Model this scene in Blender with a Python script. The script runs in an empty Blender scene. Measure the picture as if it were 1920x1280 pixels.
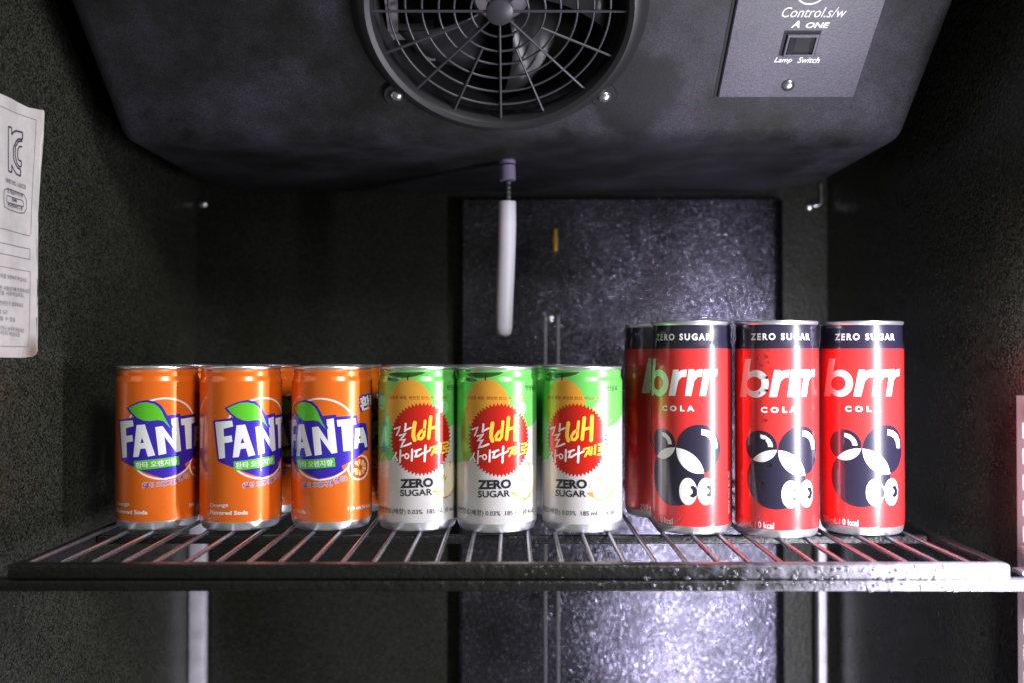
import bpy, bmesh, math, random
from math import sin, cos, pi, radians, atan2, sqrt, floor
from mathutils import Vector, Matrix
from mathutils.geometry import tessellate_polygon
random.seed(7)
SC = bpy.context.scene
COL = SC.collection

# ------------------------------------------------------------------ camera
F = 1720.0; PITCH = math.atan(20 / F); CAMZ = 0.1145
cd = bpy.data.cameras.new('camera'); cam = bpy.data.objects.new('camera', cd); COL.objects.link(cam)
cam.location = (0, 0, CAMZ); cam.rotation_euler = (pi / 2 + PITCH, 0, 0)
cd.sensor_width = 36; cd.lens = F / 1920 * 36; cd.clip_start = 0.01; cd.clip_end = 50
cd.dof.use_dof = True; cd.dof.focus_distance = 0.585; cd.dof.aperture_fstop = 4.2; cd.dof.aperture_blades = 0
SC.camera = cam
SC.view_settings.view_transform = 'Standard'
SC.view_settings.look = 'None'
SC.view_settings.exposure = 0.2
SC.view_settings.gamma = 1.0
SC.cycles.use_denoising = True; SC.cycles.denoiser = 'OPENIMAGEDENOISE'
SC.cycles.max_bounces = 8; SC.cycles.sample_clamp_indirect = 1.5; SC.cycles.caustics_reflective = False; SC.cycles.caustics_refractive = False

# ------------------------------------------------------------------ light
W = bpy.data.worlds.new('World'); SC.world = W; W.use_nodes = True
W.node_tree.nodes['Background'].inputs[0].default_value = (0.84, 0.92, 0.66, 1)
W.node_tree.nodes['Background'].inputs[1].default_value = 0.15

def area(name, loc, target, sx, sy, power, col):
    l = bpy.data.lights.new(name, 'AREA'); l.shape = 'RECTANGLE'; l.size = sx; l.size_y = sy
    l.energy = power; l.color = col
    o = bpy.data.objects.new(name, l); COL.objects.link(o); o.location = loc
    d = Vector(target) - Vector(loc)
    # local Y stays vertical
    o.rotation_euler = d.to_track_quat('-Z', 'Y').to_euler()
    return o
# the vertical lamp strip on the right door jamb, and the soft light of the room in front
area('lamp_strip_light', (0.279, 0.452, -0.13), (0.0, 0.66, -0.13), 0.014, 0.60, 4.7, (0.93, 0.90, 1.0))
area('room_light', (0.62, -0.35, 0.80), (0.0, 0.6, 0.06), 0.30, 0.30, 14.0, (1.0, 0.97, 0.98))

# ------------------------------------------------------------------ helpers
def ray(px, py):
    x = (px - 960) / F; y = -(py - 640) / F
    c, s = cos(PITCH), sin(PITCH)
    return Vector((x, c * 1 - s * y, s * 1 + c * y))      # (x, depth, up)
def at_depth(px, py, D):
    r = ray(px, py); t = D / r.y
    return Vector((r.x * t, D, CAMZ + r.z * t))

def props(o, label=None, cat=None, group=None, kind=None):
    for k, v in (('label', label), ('category', cat), ('group', group), ('kind', kind)):
        if v: o[k] = v
    return o
def thing(name, label, cat, loc=(0, 0, 0), group=None):
    o = bpy.data.objects.new(name, None); COL.objects.link(o); o.location = loc
    o.empty_display_size = 0.02
    return props(o, label, cat, group)
def link(name, me, parent=None):
    o = bpy.data.objects.new(name, me); COL.objects.link(o)
    if parent is not None: o.parent = parent
    return o
def bm_obj(name, bm, mats, parent=None, smooth=None):
    me = bpy.data.meshes.new(name)
    bmesh.ops.recalc_face_normals(bm, faces=bm.faces[:])
    bm.to_mesh(me); bm.free()
    for m in (mats if isinstance(mats, (list, tuple)) else [mats]): me.materials.append(m)
    if smooth is not None:
        for p in me.polygons: p.use_smooth = True
        me.set_sharp_from_angle(angle=radians(smooth))
    return link(name, me, parent)
def box(bm, x0, x1, y0, y1, z0, z1, bev=0, mi=0, seg=2):
    r = bmesh.ops.create_cube(bm, size=1)
    vs = r['verts']
    for v in vs:
        v.co = Vector(((x0 + x1) / 2 + v.co.x * (x1 - x0), (y0 + y1) / 2 + v.co.y * (y1 - y0), (z0 + z1) / 2 + v.co.z * (z1 - z0)))
    fs = set(f for v in vs for f in v.link_faces)
    for f in fs: f.material_index = mi
    if bev:
        es = list(set(e for v in vs for e in v.link_edges))
        bmesh.ops.bevel(bm, geom=es, offset=bev, segments=seg, profile=0.5, affect='EDGES')
def tube(bm, pts, r, seg=10, closed=False, cap=True, radii=None):
    pts = [Vector(p) for p in pts]; n = len(pts); rings = []
    up = Vector((0.13, 0.21, 0.97)).normalized(); prev = None
    for i, p in enumerate(pts):
        if closed: t = pts[(i + 1) % n] - pts[i - 1]
        else: t = pts[min(i + 1, n - 1)] - pts[max(i - 1, 0)]
        t.normalize()
        a = (prev - t * prev.dot(t)) if prev is not None else up.cross(t)
        if a.length < 1e-6: a = Vector((1, 0, 0)).cross(t)
        a.normalize(); prev = a; b = t.cross(a)
        rr = radii[i] if radii else r
        rings.append([bm.verts.new(p + (a * cos(2 * pi * k / seg) + b * sin(2 * pi * k / seg)) * rr) for k in range(seg)])
    m = n if closed else n - 1
    for i in range(m):
        A, B = rings[i], rings[(i + 1) % n]
        if closed and i == n - 1:   # align twist
            d = min(range(seg), key=lambda s: (B[s].co - A[0].co).length)
            B = B[d:] + B[:d]
        for k in range(seg):
            bm.faces.new((A[k], A[(k + 1) % seg], B[(k + 1) % seg], B[k]))
    if cap and not closed:
        bm.faces.new(rings[0][::-1]); bm.faces.new(rings[-1])
def lathe(bm, prof, seg=48, mi=0, M=None, capb=False, capt=False):
    rings = []
    for r, z in prof:
        if r < 1e-7:
            p = Vector((0, 0, z)); rings.append([bm.verts.new(M @ p if M else p)]); continue
        rg = []
        for k in range(seg):
            p = Vector((r * sin(2 * pi * k / seg), -r * cos(2 * pi * k / seg), z))
            rg.append(bm.verts.new(M @ p if M else p))
        rings.append(rg)
    for A, B in zip(rings, rings[1:]):
        for k in range(seg):
            k2 = (k + 1) % seg
            if len(A) == 1 and len(B) == 1: continue
            if len(A) == 1: f = bm.faces.new((A[0], B[k2], B[k]))
            elif len(B) == 1: f = bm.faces.new((A[k], A[k2], B[0]))
            else: f = bm.faces.new((A[k], A[k2], B[k2], B[k]))
            f.material_index = mi
    if capb and len(rings[0]) > 1: bm.faces.new(rings[0][::-1]).material_index = mi
    if capt and len(rings[-1]) > 1: bm.faces.new(rings[-1]).material_index = mi

# ------------------------------------------------------------------ materials
def mat(name, col, rough=0.5, metal=0.0, coat=0.0, coat_r=0.05, spec=0.5, trans=0.0, ior=1.5):
    m = bpy.data.materials.new(name); m.use_nodes = True
    b = m.node_tree.nodes['Principled BSDF']
    b.inputs['Base Color'].default_value = (*col, 1)
    b.inputs['Roughness'].default_value = rough; b.inputs['Metallic'].default_value = metal
    b.inputs['Coat Weight'].default_value = coat; b.inputs['Coat Roughness'].default_value = coat_r
    b.inputs['Specular IOR Level'].default_value = spec
    b.inputs['Transmission Weight'].default_value = trans; b.inputs['IOR'].default_value = ior
    return m
def nd(m, t, **kw):
    n = m.node_tree.nodes.new(t)
    for k, v in kw.items(): setattr(n, k, v)
    return n
def lk(m, a, b): m.node_tree.links.new(a, b)
def bsdf(m): return m.node_tree.nodes['Principled BSDF']
def coords(m): return nd(m, 'ShaderNodeTexCoord').outputs['Object']
def noise(m, scale, detail=3, rough=0.5, vec=None):
    n = nd(m, 'ShaderNodeTexNoise'); n.inputs['Scale'].default_value = scale
    n.inputs['Detail'].default_value = detail; n.inputs['Roughness'].default_value = rough
    lk(m, vec if vec is not None else coords(m), n.inputs['Vector']); return n
def ramp(m, src, stops):
    r = nd(m, 'ShaderNodeValToRGB'); e = r.color_ramp.elements
    while len(e) < len(stops): e.new(0.5)
    for i, (p, c) in enumerate(stops):
        e[i].position = p; e[i].color = (*c, 1) if len(c) == 3 else c
    lk(m, src, r.inputs[0]); return r
def bump(m, src, strength, dist, prev=None):
    b = nd(m, 'ShaderNodeBump'); b.inputs['Strength'].default_value = strength; b.inputs['Distance'].default_value = dist
    lk(m, src, b.inputs['Height'])
    if prev is not None: lk(m, prev, b.inputs['Normal'])
    return b.outputs['Normal']

def lining(name, c0, c1, rough, grain, gs, gd):
    """dark stippled plastic-coated steel of the cabinet"""
    m = mat(name, c0, rough); n = noise(m, 9, 5, 0.6)
    r = ramp(m, n.outputs[0], [(0.35, c0), (0.65, c1)])
    g = noise(m, 900, 1, 0.5); mx = nd(m, 'ShaderNodeMix', data_type='RGBA', blend_type='MULTIPLY')
    gr = ramp(m, g.outputs[0], [(0.38, (0.25, 0.25, 0.25)), (0.66, (2.2, 2.2, 2.2))])
    mx.inputs[0].default_value = 1.0
    lk(m, r.outputs[0], mx.inputs[6]); lk(m, gr.outputs[0], mx.inputs[7]); lk(m, mx.outputs[2], bsdf(m).inputs['Base Color'])
    v = nd(m, 'ShaderNodeTexVoronoi'); v.feature = 'SMOOTH_F1'; v.inputs['Scale'].default_value = gs
    lk(m, coords(m), v.inputs['Vector'])
    nn = noise(m, gs * 0.8, 2, 0.6)
    a = bump(m, v.outputs['Distance'], grain, gd)
    a = bump(m, nn.outputs[0], grain * 0.8, gd, a)
    lk(m, a, bsdf(m).inputs['Normal'])
    rr = noise(m, 25, 3); mr = nd(m, 'ShaderNodeMapRange')
    lk(m, rr.outputs[0], mr.inputs[0]); mr.inputs[3].default_value = rough * 0.8; mr.inputs[4].default_value = rough * 1.25
    lk(m, mr.outputs[0], bsdf(m).inputs['Roughness'])
    return m
M_wall = lining('black_stipple_lining', (0.015, 0.0165, 0.0115), (0.023, 0.0245, 0.019), 0.27, 0.5, 330, 0.0005)
M_back = lining('black_back_lining', (0.012, 0.0132, 0.009), (0.019, 0.020, 0.018), 0.36, 0.4, 330, 0.0006)
def painted_glints(m, scale, lo, hi):
    # lamp glints off the stipple, painted as bright specks in the surface colour
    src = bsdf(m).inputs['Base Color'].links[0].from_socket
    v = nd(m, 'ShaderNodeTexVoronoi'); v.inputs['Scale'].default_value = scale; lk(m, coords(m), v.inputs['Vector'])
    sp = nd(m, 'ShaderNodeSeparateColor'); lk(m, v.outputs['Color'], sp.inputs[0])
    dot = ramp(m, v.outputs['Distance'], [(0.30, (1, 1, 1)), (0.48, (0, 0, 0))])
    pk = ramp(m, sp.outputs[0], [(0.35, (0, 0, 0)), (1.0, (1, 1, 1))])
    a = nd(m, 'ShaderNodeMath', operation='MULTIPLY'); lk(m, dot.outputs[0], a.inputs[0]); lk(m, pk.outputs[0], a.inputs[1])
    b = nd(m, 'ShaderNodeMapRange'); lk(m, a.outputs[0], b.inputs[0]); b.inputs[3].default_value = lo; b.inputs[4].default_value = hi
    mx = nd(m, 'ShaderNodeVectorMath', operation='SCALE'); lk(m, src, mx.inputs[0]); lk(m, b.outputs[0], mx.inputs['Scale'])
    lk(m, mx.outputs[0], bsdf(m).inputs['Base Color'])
bsdf(M_back).inputs['Specular IOR Level'].default_value = .22
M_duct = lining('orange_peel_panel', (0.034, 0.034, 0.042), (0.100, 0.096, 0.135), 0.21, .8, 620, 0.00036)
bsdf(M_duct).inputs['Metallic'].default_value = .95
painted_glints(M_duct, 440, .80, 2.7)
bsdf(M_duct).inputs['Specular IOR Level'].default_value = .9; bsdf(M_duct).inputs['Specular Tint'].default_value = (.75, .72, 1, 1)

def plastic_cover():
    m = mat('grey_plastic_cover', (0.1, 0.1, 0.12), 0.58, spec=.35)
    n = noise(m, 14, 6, 0.65); r = ramp(m, n.outputs[0], [(0.38, (0.005, 0.006, 0.005)), (0.50, (0.016, 0.016, 0.020)), (0.66, (0.036, 0.033, 0.048))])
    # dark smudges and mildew
    n2 = noise(m, 42, 5, 0.7); r2 = ramp(m, n2.outputs[0], [(0.60, (1, 1, 1)), (0.72, (0.25, 0.27, 0.27))])
    mx = nd(m, 'ShaderNodeMix', data_type='RGBA', blend_type='MULTIPLY'); mx.inputs[0].default_value = 1
    lk(m, r.outputs[0], mx.inputs[6]); lk(m, r2.outputs[0], mx.inputs[7])
    # one big wet stain beside the fan: distance from a point, edge broken by noise
    sub = nd(m, 'ShaderNodeVectorMath', operation='SUBTRACT'); lk(m, coords(m), sub.inputs[0])
    sub.inputs[1].default_value = STAIN
    ln = nd(m, 'ShaderNodeVectorMath', operation='LENGTH'); lk(m, sub.outputs[0], ln.inputs[0])
    n3 = noise(m, 30, 4, 0.6); ma = nd(m, 'ShaderNodeMath', operation='MULTIPLY_ADD')
    lk(m, n3.outputs[0], ma.inputs[0]); ma.inputs[1].default_value = 0.035; lk(m, ln.outputs['Value'], ma.inputs[2])
    r3 = ramp(m, ma.outputs[0], [(0.046, (0.22, 0.22, 0.24)), (0.053, (1, 1, 1))])
    mx2 = nd(m, 'ShaderNodeMix', data_type='RGBA', blend_type='MULTIPLY'); mx2.inputs[0].default_value = 1
    lk(m, mx.outputs[2], mx2.inputs[6]); lk(m, r3.outputs[0], mx2.inputs[7])
    g = noise(m, 1100, 1, 0.5); gr = ramp(m, g.outputs[0], [(0.3, (0.45, 0.45, 0.45)), (0.72, (1.6, 1.6, 1.6))])
    mx3 = nd(m, 'ShaderNodeMix', data_type='RGBA', blend_type='MULTIPLY'); mx3.inputs[0].default_value = 1
    lk(m, mx2.outputs[2], mx3.inputs[6]); lk(m, gr.outputs[0], mx3.inputs[7])
    lk(m, mx3.outputs[2], bsdf(m).inputs['Base Color'])
    b = noise(m, 700, 2); lk(m, bump(m, b.outputs[0], 0.25, 0.0004), bsdf(m).inputs['Normal'])
    return m

# ------------------------------------------------------------------ slanted face of the cooling unit
A40 = radians(40); O40 = Vector((0, 0.636, 0.2605))
S40 = Vector((0, -cos(A40), sin(A40))); N40 = Vector((0, -sin(A40), -cos(A40)))
def on_slope(px, py, off=0.0):
    r = ray(px, py); c = Vector((0, 0, CAMZ)); P0 = O40 + N40 * off
    t = (P0 - c).dot(N40) / r.dot(N40); p = c + r * t
    return p.x, (p - O40).dot(S40)
# frame: X across, S up the slope, N out of it
MS = Matrix(((1, 0, 0, 0), (0, S40.y, N40.y, O40.y), (0, S40.z, N40.z, O40.z), (0, 0, 0, 1)))
FX, FS = on_slope(937, 15)
_sx, _ss = on_slope(1190, 175)
STAIN = tuple(MS @ Vector((_sx, _ss, 0)) - O40)
M_cover = plastic_cover()
M_grille = mat('black_grille_plastic', (0.040, 0.038, 0.050), 0.38)
M_ring = mat('black_ring_plastic', (0.013, 0.013, 0.016), 0.45)
M_hole = mat('black_cavity', (0.006, 0.006, 0.006), 0.7)
M_blade = mat('fan_blade_plastic', (0.02, 0.02, 0.022), 0.35)
M_bracket = mat('fan_bracket_steel', (0.35, 0.32, 0.38), 0.35, 0.6)
M_screw = mat('zinc_screw', (0.72, 0.72, 0.75), 0.28, 1.0)
M_ink = mat('white_print', (0.82, 0.82, 0.86), 0.5)

def plate_mat():
    m = mat('grey_control_plate', (0.16, 0.145, 0.22), 0.45)
    n = noise(m, 20, 5, 0.6); r = ramp(m, n.outputs[0], [(0.35, (0.038, 0.036, 0.056)), (0.6, (0.062, 0.056, 0.088))])
    n2 = noise(m, 55, 5, 0.6); r2 = ramp(m, n2.outputs[0], [(0.62, (1, 1, 1)), (0.75, (0.55, 0.45, 0.5))])
    mx = nd(m, 'ShaderNodeMix', data_type='RGBA', blend_type='MULTIPLY'); mx.inputs[0].default_value = 1
    lk(m, r.outputs[0], mx.inputs[6]); lk(m, r2.outputs[0], mx.inputs[7])
    g = noise(m, 1100, 1, 0.5); gr = ramp(m, g.outputs[0], [(0.3, (0.5, 0.5, 0.5)), (0.72, (1.5, 1.5, 1.5))])
    mx3 = nd(m, 'ShaderNodeMix', data_type='RGBA', blend_type='MULTIPLY'); mx3.inputs[0].default_value = 1
    lk(m, mx.outputs[2], mx3.inputs[6]); lk(m, gr.outputs[0], mx3.inputs[7])
    lk(m, mx3.outputs[2], bsdf(m).inputs['Base Color'])
    b = noise(m, 700, 2); lk(m, bump(m, b.outputs[0], 0.25, 0.0004), bsdf(m).inputs['Normal'])
    return m
M_plate = plate_mat()

# ------------------------------------------------------------------ flat text -> triangles
_tc = {}
def text_tris(s, bold=0.0, space=1.0, shear=0.0):
    """list of (x,y) verts and faces, normalised so that a capital letter is 1 high; returns verts, faces, width"""
    key = (s, bold, space, shear)
    if key in _tc: return _tc[key]
    c = bpy.data.curves.new('glyphs', 'FONT'); c.body = s; c.size = 1.0; c.offset = bold
    c.space_character = space; c.shear = shear; c.resolution_u = 3; c.fill_mode = 'FRONT'
    o = bpy.data.objects.new('glyphs', c); COL.objects.link(o)
    bpy.context.view_layer.update()
    dg = bpy.context.evaluated_depsgraph_get(); e = o.evaluated_get(dg); me = e.to_mesh()
    vs = [(v.co.x, v.co.y) for v in me.vertices]; fs = [tuple(p.vertices) for p in me.polygons]
    e.to_mesh_clear(); bpy.data.objects.remove(o); bpy.data.curves.remove(c)
    x0 = min(v[0] for v in vs); x1 = max(v[0] for v in vs); y0 = min(v[1] for v in vs); y1 = max(v[1] for v in vs)
    _tc[key] = (vs, fs, (x0, x1, y0, y1)); return _tc[key]
def place_text(s, P0, P1, h, bold=0.0, space=1.0, shear=0.0, sag=0.0):
    """text whose box runs from P0 to P1 (lower edge) and is h high; sag bends the line"""
    vs, fs, (x0, x1, y0, y1) = text_tris(s, bold, space, shear)
    ex = Vector((P1[0] - P0[0], P1[1] - P0[1])); ey = Vector((-ex.y, ex.x)).normalized() * h
    out = []
    for x, y in vs:
        a = (x - x0) / (x1 - x0); b = (y - y0) / (y1 - y0)
        out.append((P0[0] + ex.x * a + ey.x * b, P0[1] + ex.y * a + ey.y * b - sag * 4 * a * (1 - a)))
    return out, fs
def text_on_slope(bm, s, pa, pb, h, off, bold=0.0, shear=0.0, space=1.0):
    A = on_slope(*pa); B = on_slope(*pb)
    vs, fs = place_text(s, A, B, h, bold, space, shear)
    vv = [bm.verts.new((x, y, off)) for x, y in vs]
    for f in fs:
        try: bm.faces.new([vv[i] for i in f])
        except ValueError: pass

# ------------------------------------------------------------------ cabinet
HW = 0.295; DB = 0.858
def panel(name, x0, x1, y0, y1, z0, z1, m):
    bm = bmesh.new(); box(bm, x0, x1, y0, y1, z0, z1)
    return props(bm_obj(name, bm, m), kind='structure')
panel('wall_back', -HW - .03, HW + .03, DB, DB + .03, -.62, .62, M_back)
panel('wall_left', -HW - .03, -HW, .40, DB - .0005, -.62, .62, M_wall)
panel('wall_right', HW, HW + .03, .40, DB - .0005, -.62, .62, M_wall)
panel('ceiling', -HW + .0005, HW - .0005, .40, DB - .0005, .59, .62, M_wall)
panel('floor', -HW + .0005, HW - .0005, .40, DB - .0005, -.62, -.58, M_wall)

# raised air duct panel on the back wall
duct = thing('duct_panel', 'raised stippled grey panel on the back wall, behind the red cans', 'panel', (0.10, 0.84, -0.56))
bm = bmesh.new()
x0, x1, y0, y1, z0, z1 = -.048 - .10, .2515 - .10, 0, .0175, 0, .56 + .258
xs = [(x0, y1), (x0, .003), (x0 + .003, 0)]
for k in range(9):   # rounded right shoulder
    a = pi / 2 * k / 8; xs.append((x1 - .012 + .012 * sin(a), .012 - .012 * cos(a)))
xs.append((x1, y1))
lo = [bm.verts.new((x, y, z0)) for x, y in xs]; hi = [bm.verts.new((x, y, z1 - .004)) for x, y in xs]
for i in range(len(xs) - 1): bm.faces.new((lo[i], lo[i + 1], hi[i + 1], hi[i]))
bm.faces.new(hi); bm.faces.new(lo[::-1])
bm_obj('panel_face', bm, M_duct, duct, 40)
M_rib = mat('dark_rib', (0.05, 0.05, 0.06), 0.3)
for px in (1022, 1046):
    X = (px - 960) / F * .84 - .10
    bm = bmesh.new(); box(bm, X - .0012, X + .0012, -.0007, .0, .002, z1 - .11, .0003)
    bm_obj('rib', bm, M_rib, duct, 40)
def screw_bm(M, r=.004):
    bm = bmesh.new()
    lathe(bm, [(r * 1.0, 0), (r, r * .25), (r * .8, r * .5), (r * .45, r * .68), (0, r * .74)], 24, 0, M)
    return bm
p = at_depth(1032, 598, .84)
bm = screw_bm(Matrix.Translation((p.x - .10, -.0001, p.z + .56)) @ Matrix.Rotation(pi / 2, 4, 'X'), .0035)
bm_obj('screw', bm, M_screw, duct, 60)

p = at_depth(1041, 452, .84)
t = thing('brass_fitting', 'tiny yellow brass fitting on the back panel, right of the drain tube', 'fitting', (p.x, .838, p.z))
bm = bmesh.new(); tube(bm, [(0, 0, -.010), (0, -.001, 0), (0, 0, .010)], .0019, 12); tube(bm, [(-.0001, -.0005, -.003), (-.0001, -.0005, .003)], .0026, 6)
bm_obj('fitting_body', bm, mat('brass', (0.50, 0.30, 0.03), .35, .5), t, 50)
# small fixings on the back wall above the shelf
p = at_depth(381, 383, DB)
t = thing('wall_screw', 'small bright screw head high on the dark back wall, left side', 'screw', (p.x, DB, p.z))
bm = screw_bm(Matrix.Rotation(pi / 2, 4, 'X'), .0042); bm_obj('screw_head', bm, M_screw, t, 60)
M_steel = mat('bright_steel', (0.70, 0.70, 0.75), 0.3, 0.9)
p = at_depth(1518, 388, DB)
t = thing('wall_hook', 'small metal hook with an upright wire, upper right back wall', 'hook', (p.x, DB, p.z))
bm = screw_bm(Matrix.Rotation(pi / 2, 4, 'X'), .0042); bm_obj('screw_head', bm, M_screw, t, 60)
bm = bmesh.new(); tube(bm, [(0, -.003, 0), (.006, -.006, 0), (.009, -.006, .002), (.0085, -.006, .02)], .0009, 8)
bm_obj('hook_wire', bm, M_steel, t, 60)

# shelf posts at the two back corners (below the shelf)
def post_mat():
    m = mat('white_post_paint', (0.62, 0.60, 0.68), 0.35)
    n = noise(m, 60, 3); r = ramp(m, n.outputs[0], [(0.3, (0.50, 0.48, 0.56)), (0.6, (0.68, 0.66, 0.74))])
    lk(m, r.outputs[0], bsdf(m).inputs['Base Color']); return m
M_post = post_mat()
for x0, x1, lab in ((-.2945, -.2815, 'white upright post in the left back corner below the shelf'),
                    (.2795, .2865, 'white upright post in the right back corner below the shelf')):
    xc = (x0 + x1) / 2
    t = thing('corner_post', lab, 'post', (xc, .838, -.57), 'shelf posts in the back corners')
    bm = bmesh.new(); box(bm, x0 - xc, x1 - xc, 0, .014, 0, .566, .0012); bm_obj('post_bar', bm, M_post, t, 40)

# slotted shelf rail on the right wall, near the front
def slotted(name, lab, z0, z1, D0=.499, D1=.5255):
    X = HW - .0062; t = thing(name, lab, 'rail', (X, (D0 + D1) / 2, z0), 'slotted rails on the right wall')
    bm = bmesh.new(); h = z1 - z0; yc = (D0 + D1) / 2
    y0, y1 = D0 - yc, D1 - yc
    box(bm, 0, .0060, y1 - .006, y1, 0, h); box(bm, 0, .0060, y0, y0 + .006, 0, h)
    n = int((h - .006) / .0146); zt = h
    for k in range(n + 1):
        b = zt - (.0150 if k == 0 else .0056); box(bm, 0, .002, y0 + .006, y1 - .006, max(b, 0), zt)
        zt = b - .009
        if zt <= .003: break
    bm_obj('slotted_channel', bm, mat('pinkish_rail_paint', (0.26, 0.20, 0.215), 0.45), t)
    M = Matrix.Translation((0, 0, h - .0085)) @ Matrix.Rotation(-pi / 2, 4, 'Y')
    bm_obj('screw', screw_bm(M, .003), M_screw, t, 60)
slotted('slotted_rail', 'pale slotted metal rail on the right wall above the shelf', -.012, .090)
slotted('slotted_rail', 'pale slotted metal rail on the right wall below the shelf', -.50, -.0205)

# LED strip housing just out of view on the right door jamb
t = thing('lamp_housing', 'slim upright lamp housing on the right front jamb', 'lamp', (.2885, .444, -.46))
bm = bmesh.new(); box(bm, 0, .006, -.012, .012, 0, .8, .001)
bm_obj('housing', bm, mat('white_housing', (0.6, 0.6, 0.6), 0.4), t, 40)

# ------------------------------------------------------------------ cooling unit
unit = thing('cooling_unit', 'grimy grey plastic evaporator cover with round fan under the ceiling', 'cooling unit', (0, .636, .2605))
MW = Matrix.Translation((0, -.636, -.2605))    # world -> unit
bm = bmesh.new(); hw = .272
plan = [(-hw, .38), (hw, .38)]
for k in range(11):
    a = pi / 2 * k / 10; plan.append((hw - .075 + .075 * cos(a), .77 + .075 * sin(a)))
for k in range(11):
    a = pi / 2 + pi / 2 * k / 10; plan.append((-hw + .075 + .075 * cos(a), .77 + .075 * sin(a)))
lo = [bm.verts.new((x, y, .2605)) for x, y in plan]; hi = [bm.verts.new((x, y, .585)) for x, y in plan]
n = len(plan)
for i in range(n): bm.faces.new((lo[i], lo[(i + 1) % n], hi[(i + 1) % n], hi[i]))
bm.faces.new(lo[::-1]); bm.faces.new(hi)
g = bm.verts[:] + bm.edges[:] + bm.faces[:]
r = bmesh.ops.bisect_plane(bm, geom=g, plane_co=O40, plane_no=N40, clear_outer=True)
ed = [e for e in r['geom_cut'] if isinstance(e, bmesh.types.BMEdge)]
bmesh.ops.contextual_create(bm, geom=ed)
bm.normal_update()
be = []
for e in bm.edges:
    if len(e.link_faces) == 2 and e.calc_face_angle(0) > radians(30) and min(v.co.z for v in e.verts) < .55: be.append(e)
bmesh.ops.bevel(bm, geom=be, offset=.011, segments=5, profile=0.5, affect='EDGES')
bm.normal_update()
best = max((f for f in bm.faces if abs(f.normal.dot(N40)) > .999), key=lambda f: f.calc_area())
loop = [v for v in best.verts]
MSi = MS.inverted(); loc2 = [MSi @ v.co for v in loop]
bmesh.ops.delete(bm, geom=[best], context='FACES_ONLY')
RH = .0775
ring = [(FX + RH * cos(2 * pi * k / 96), FS + RH * sin(2 * pi * k / 96)) for k in range(96)]
rv = [bm.verts.new(MS @ Vector((x, y, 0))) for x, y in ring]
tri = tessellate_polygon([[Vector((p.x, p.y, 0)) for p in loc2], [Vector((x, y, 0)) for x, y in ring]])
allv = loop + rv
for a, b, c in tri:
    try: bm.faces.new((allv[a], allv[b], allv[c]))
    except ValueError: pass
r2 = [bm.verts.new(MS @ Vector((x, y, -.012))) for x, y in ring]
for i in range(96): bm.faces.new((rv[i], rv[(i + 1) % 96], r2[(i + 1) % 96], r2[i]))
bm.transform(MW)
bm_obj('cover', bm, M_cover, unit, 35)
# cavity behind the fan
MF = MW @ MS @ Matrix.Translation((FX, FS, 0))
bm = bmesh.new(); lathe(bm, [(RH + .0004, -.0005), (RH + .0004, -.07), (0, -.07)], 64, 0, MF); bm_obj('cavity', bm, M_hole, unit, 40)
# guard
guard_bm = bmesh.new()
for rr in (.0177, .0279, .0373, .0475, .0576, .0676):
    tube(guard_bm, [MF @ Vector((rr * cos(2 * pi * k / 96), rr * sin(2 * pi * k / 96), .003)) for k in range(96)], .00078, 8, closed=True)
for k in range(8):
    a = pi / 4 * k; tube(guard_bm, [MF @ Vector((q * cos(a), q * sin(a), .0042)) for q in (.007, .04, .0785)], .00085, 8)
    a += radians(21.5); tube(guard_bm, [MF @ Vector((q * cos(a), q * sin(a), .0042)) for q in (.0276, .05, .0785)], .00085, 8)
guard = bm_obj('fan_guard', guard_bm, M_grille, unit, 60)
bm = bmesh.new(); lathe(bm, [(.0084, .002), (.0084, .0062), (.0076, .0068), (0, .0068)], 40, 0, MF); bm_obj('hub_cap', bm, M_grille, guard, 40)
bm = bmesh.new()
lathe(bm, [(.0775, -.004), (.0775, .006), (.0785, .0085), (.0815, .0100), (.0850, .0088), (.0880, .0050), (.0905, .0010), (.092, -.0006)], 96, 0, MF)
bm_obj('guard_ring', bm, M_ring, guard, 40)
for px, py in ((743, 180), (1133, 182)):
    X, S = on_slope(px, py, .003)
    Mx = MW @ MS @ Matrix.Translation((X, S, 0))
    bm = bmesh.new(); lathe(bm, [(.0086, -.0005), (.0086, .0022), (.0080, .0030), (0, .0030)], 32, 0, Mx); bm_obj('ear', bm, M_cover if px > 900 else M_ring, guard, 40)
    bm = screw_bm(MW @ MS @ Matrix.Translation((X, S, .003)), .0042)
    bm_obj('screw', bm, M_screw, guard, 60)
# fan and bracket inside
bm = bmesh.new(); lathe(bm, [(.019, -.045), (.019, -.018), (.016, -.014), (0, -.0135)], 40, 0, MF); fan = bm_obj('fan', bm, M_bracket, unit, 40)
for k in range(5):
    a0 = 2 * pi * k / 5 + .3; bm = bmesh.new(); g = []
    for i in range(7):
        rr = .018 + i * .0085; w = .30 + .05 * i
        g.append([bm.verts.new(MF @ Vector((rr * cos(a0 + w * t_), rr * sin(a0 + w * t_), -.028 - .016 * t_))) for t_ in (-1, -.5, 0, .5, 1)])
    for i in range(6):
        for j in range(4): bm.faces.new((g[i][j], g[i + 1][j], g[i + 1][j + 1], g[i][j + 1]))
    b_ = bm_obj('blade', bm, M_blade, fan, 60)
    so = b_.modifiers.new('thickness', 'SOLIDIFY'); so.thickness = .0015
bm = bmesh.new()
Fm = MF.copy()
def boxM(bm, M, *a, **k):
    b2 = bmesh.new(); box(b2, *a, **k); b2.transform(M); me = bpy.data.meshes.new('t'); b2.to_mesh(me); b2.free(); bm.from_mesh(me); bpy.data.meshes.remove(me)
boxM(bm, MF, -.073, -.066, -.030, .012, -.03, -.02); boxM(bm, MF, -.073, -.045, -.034, -.028, -.03, -.02)
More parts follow.
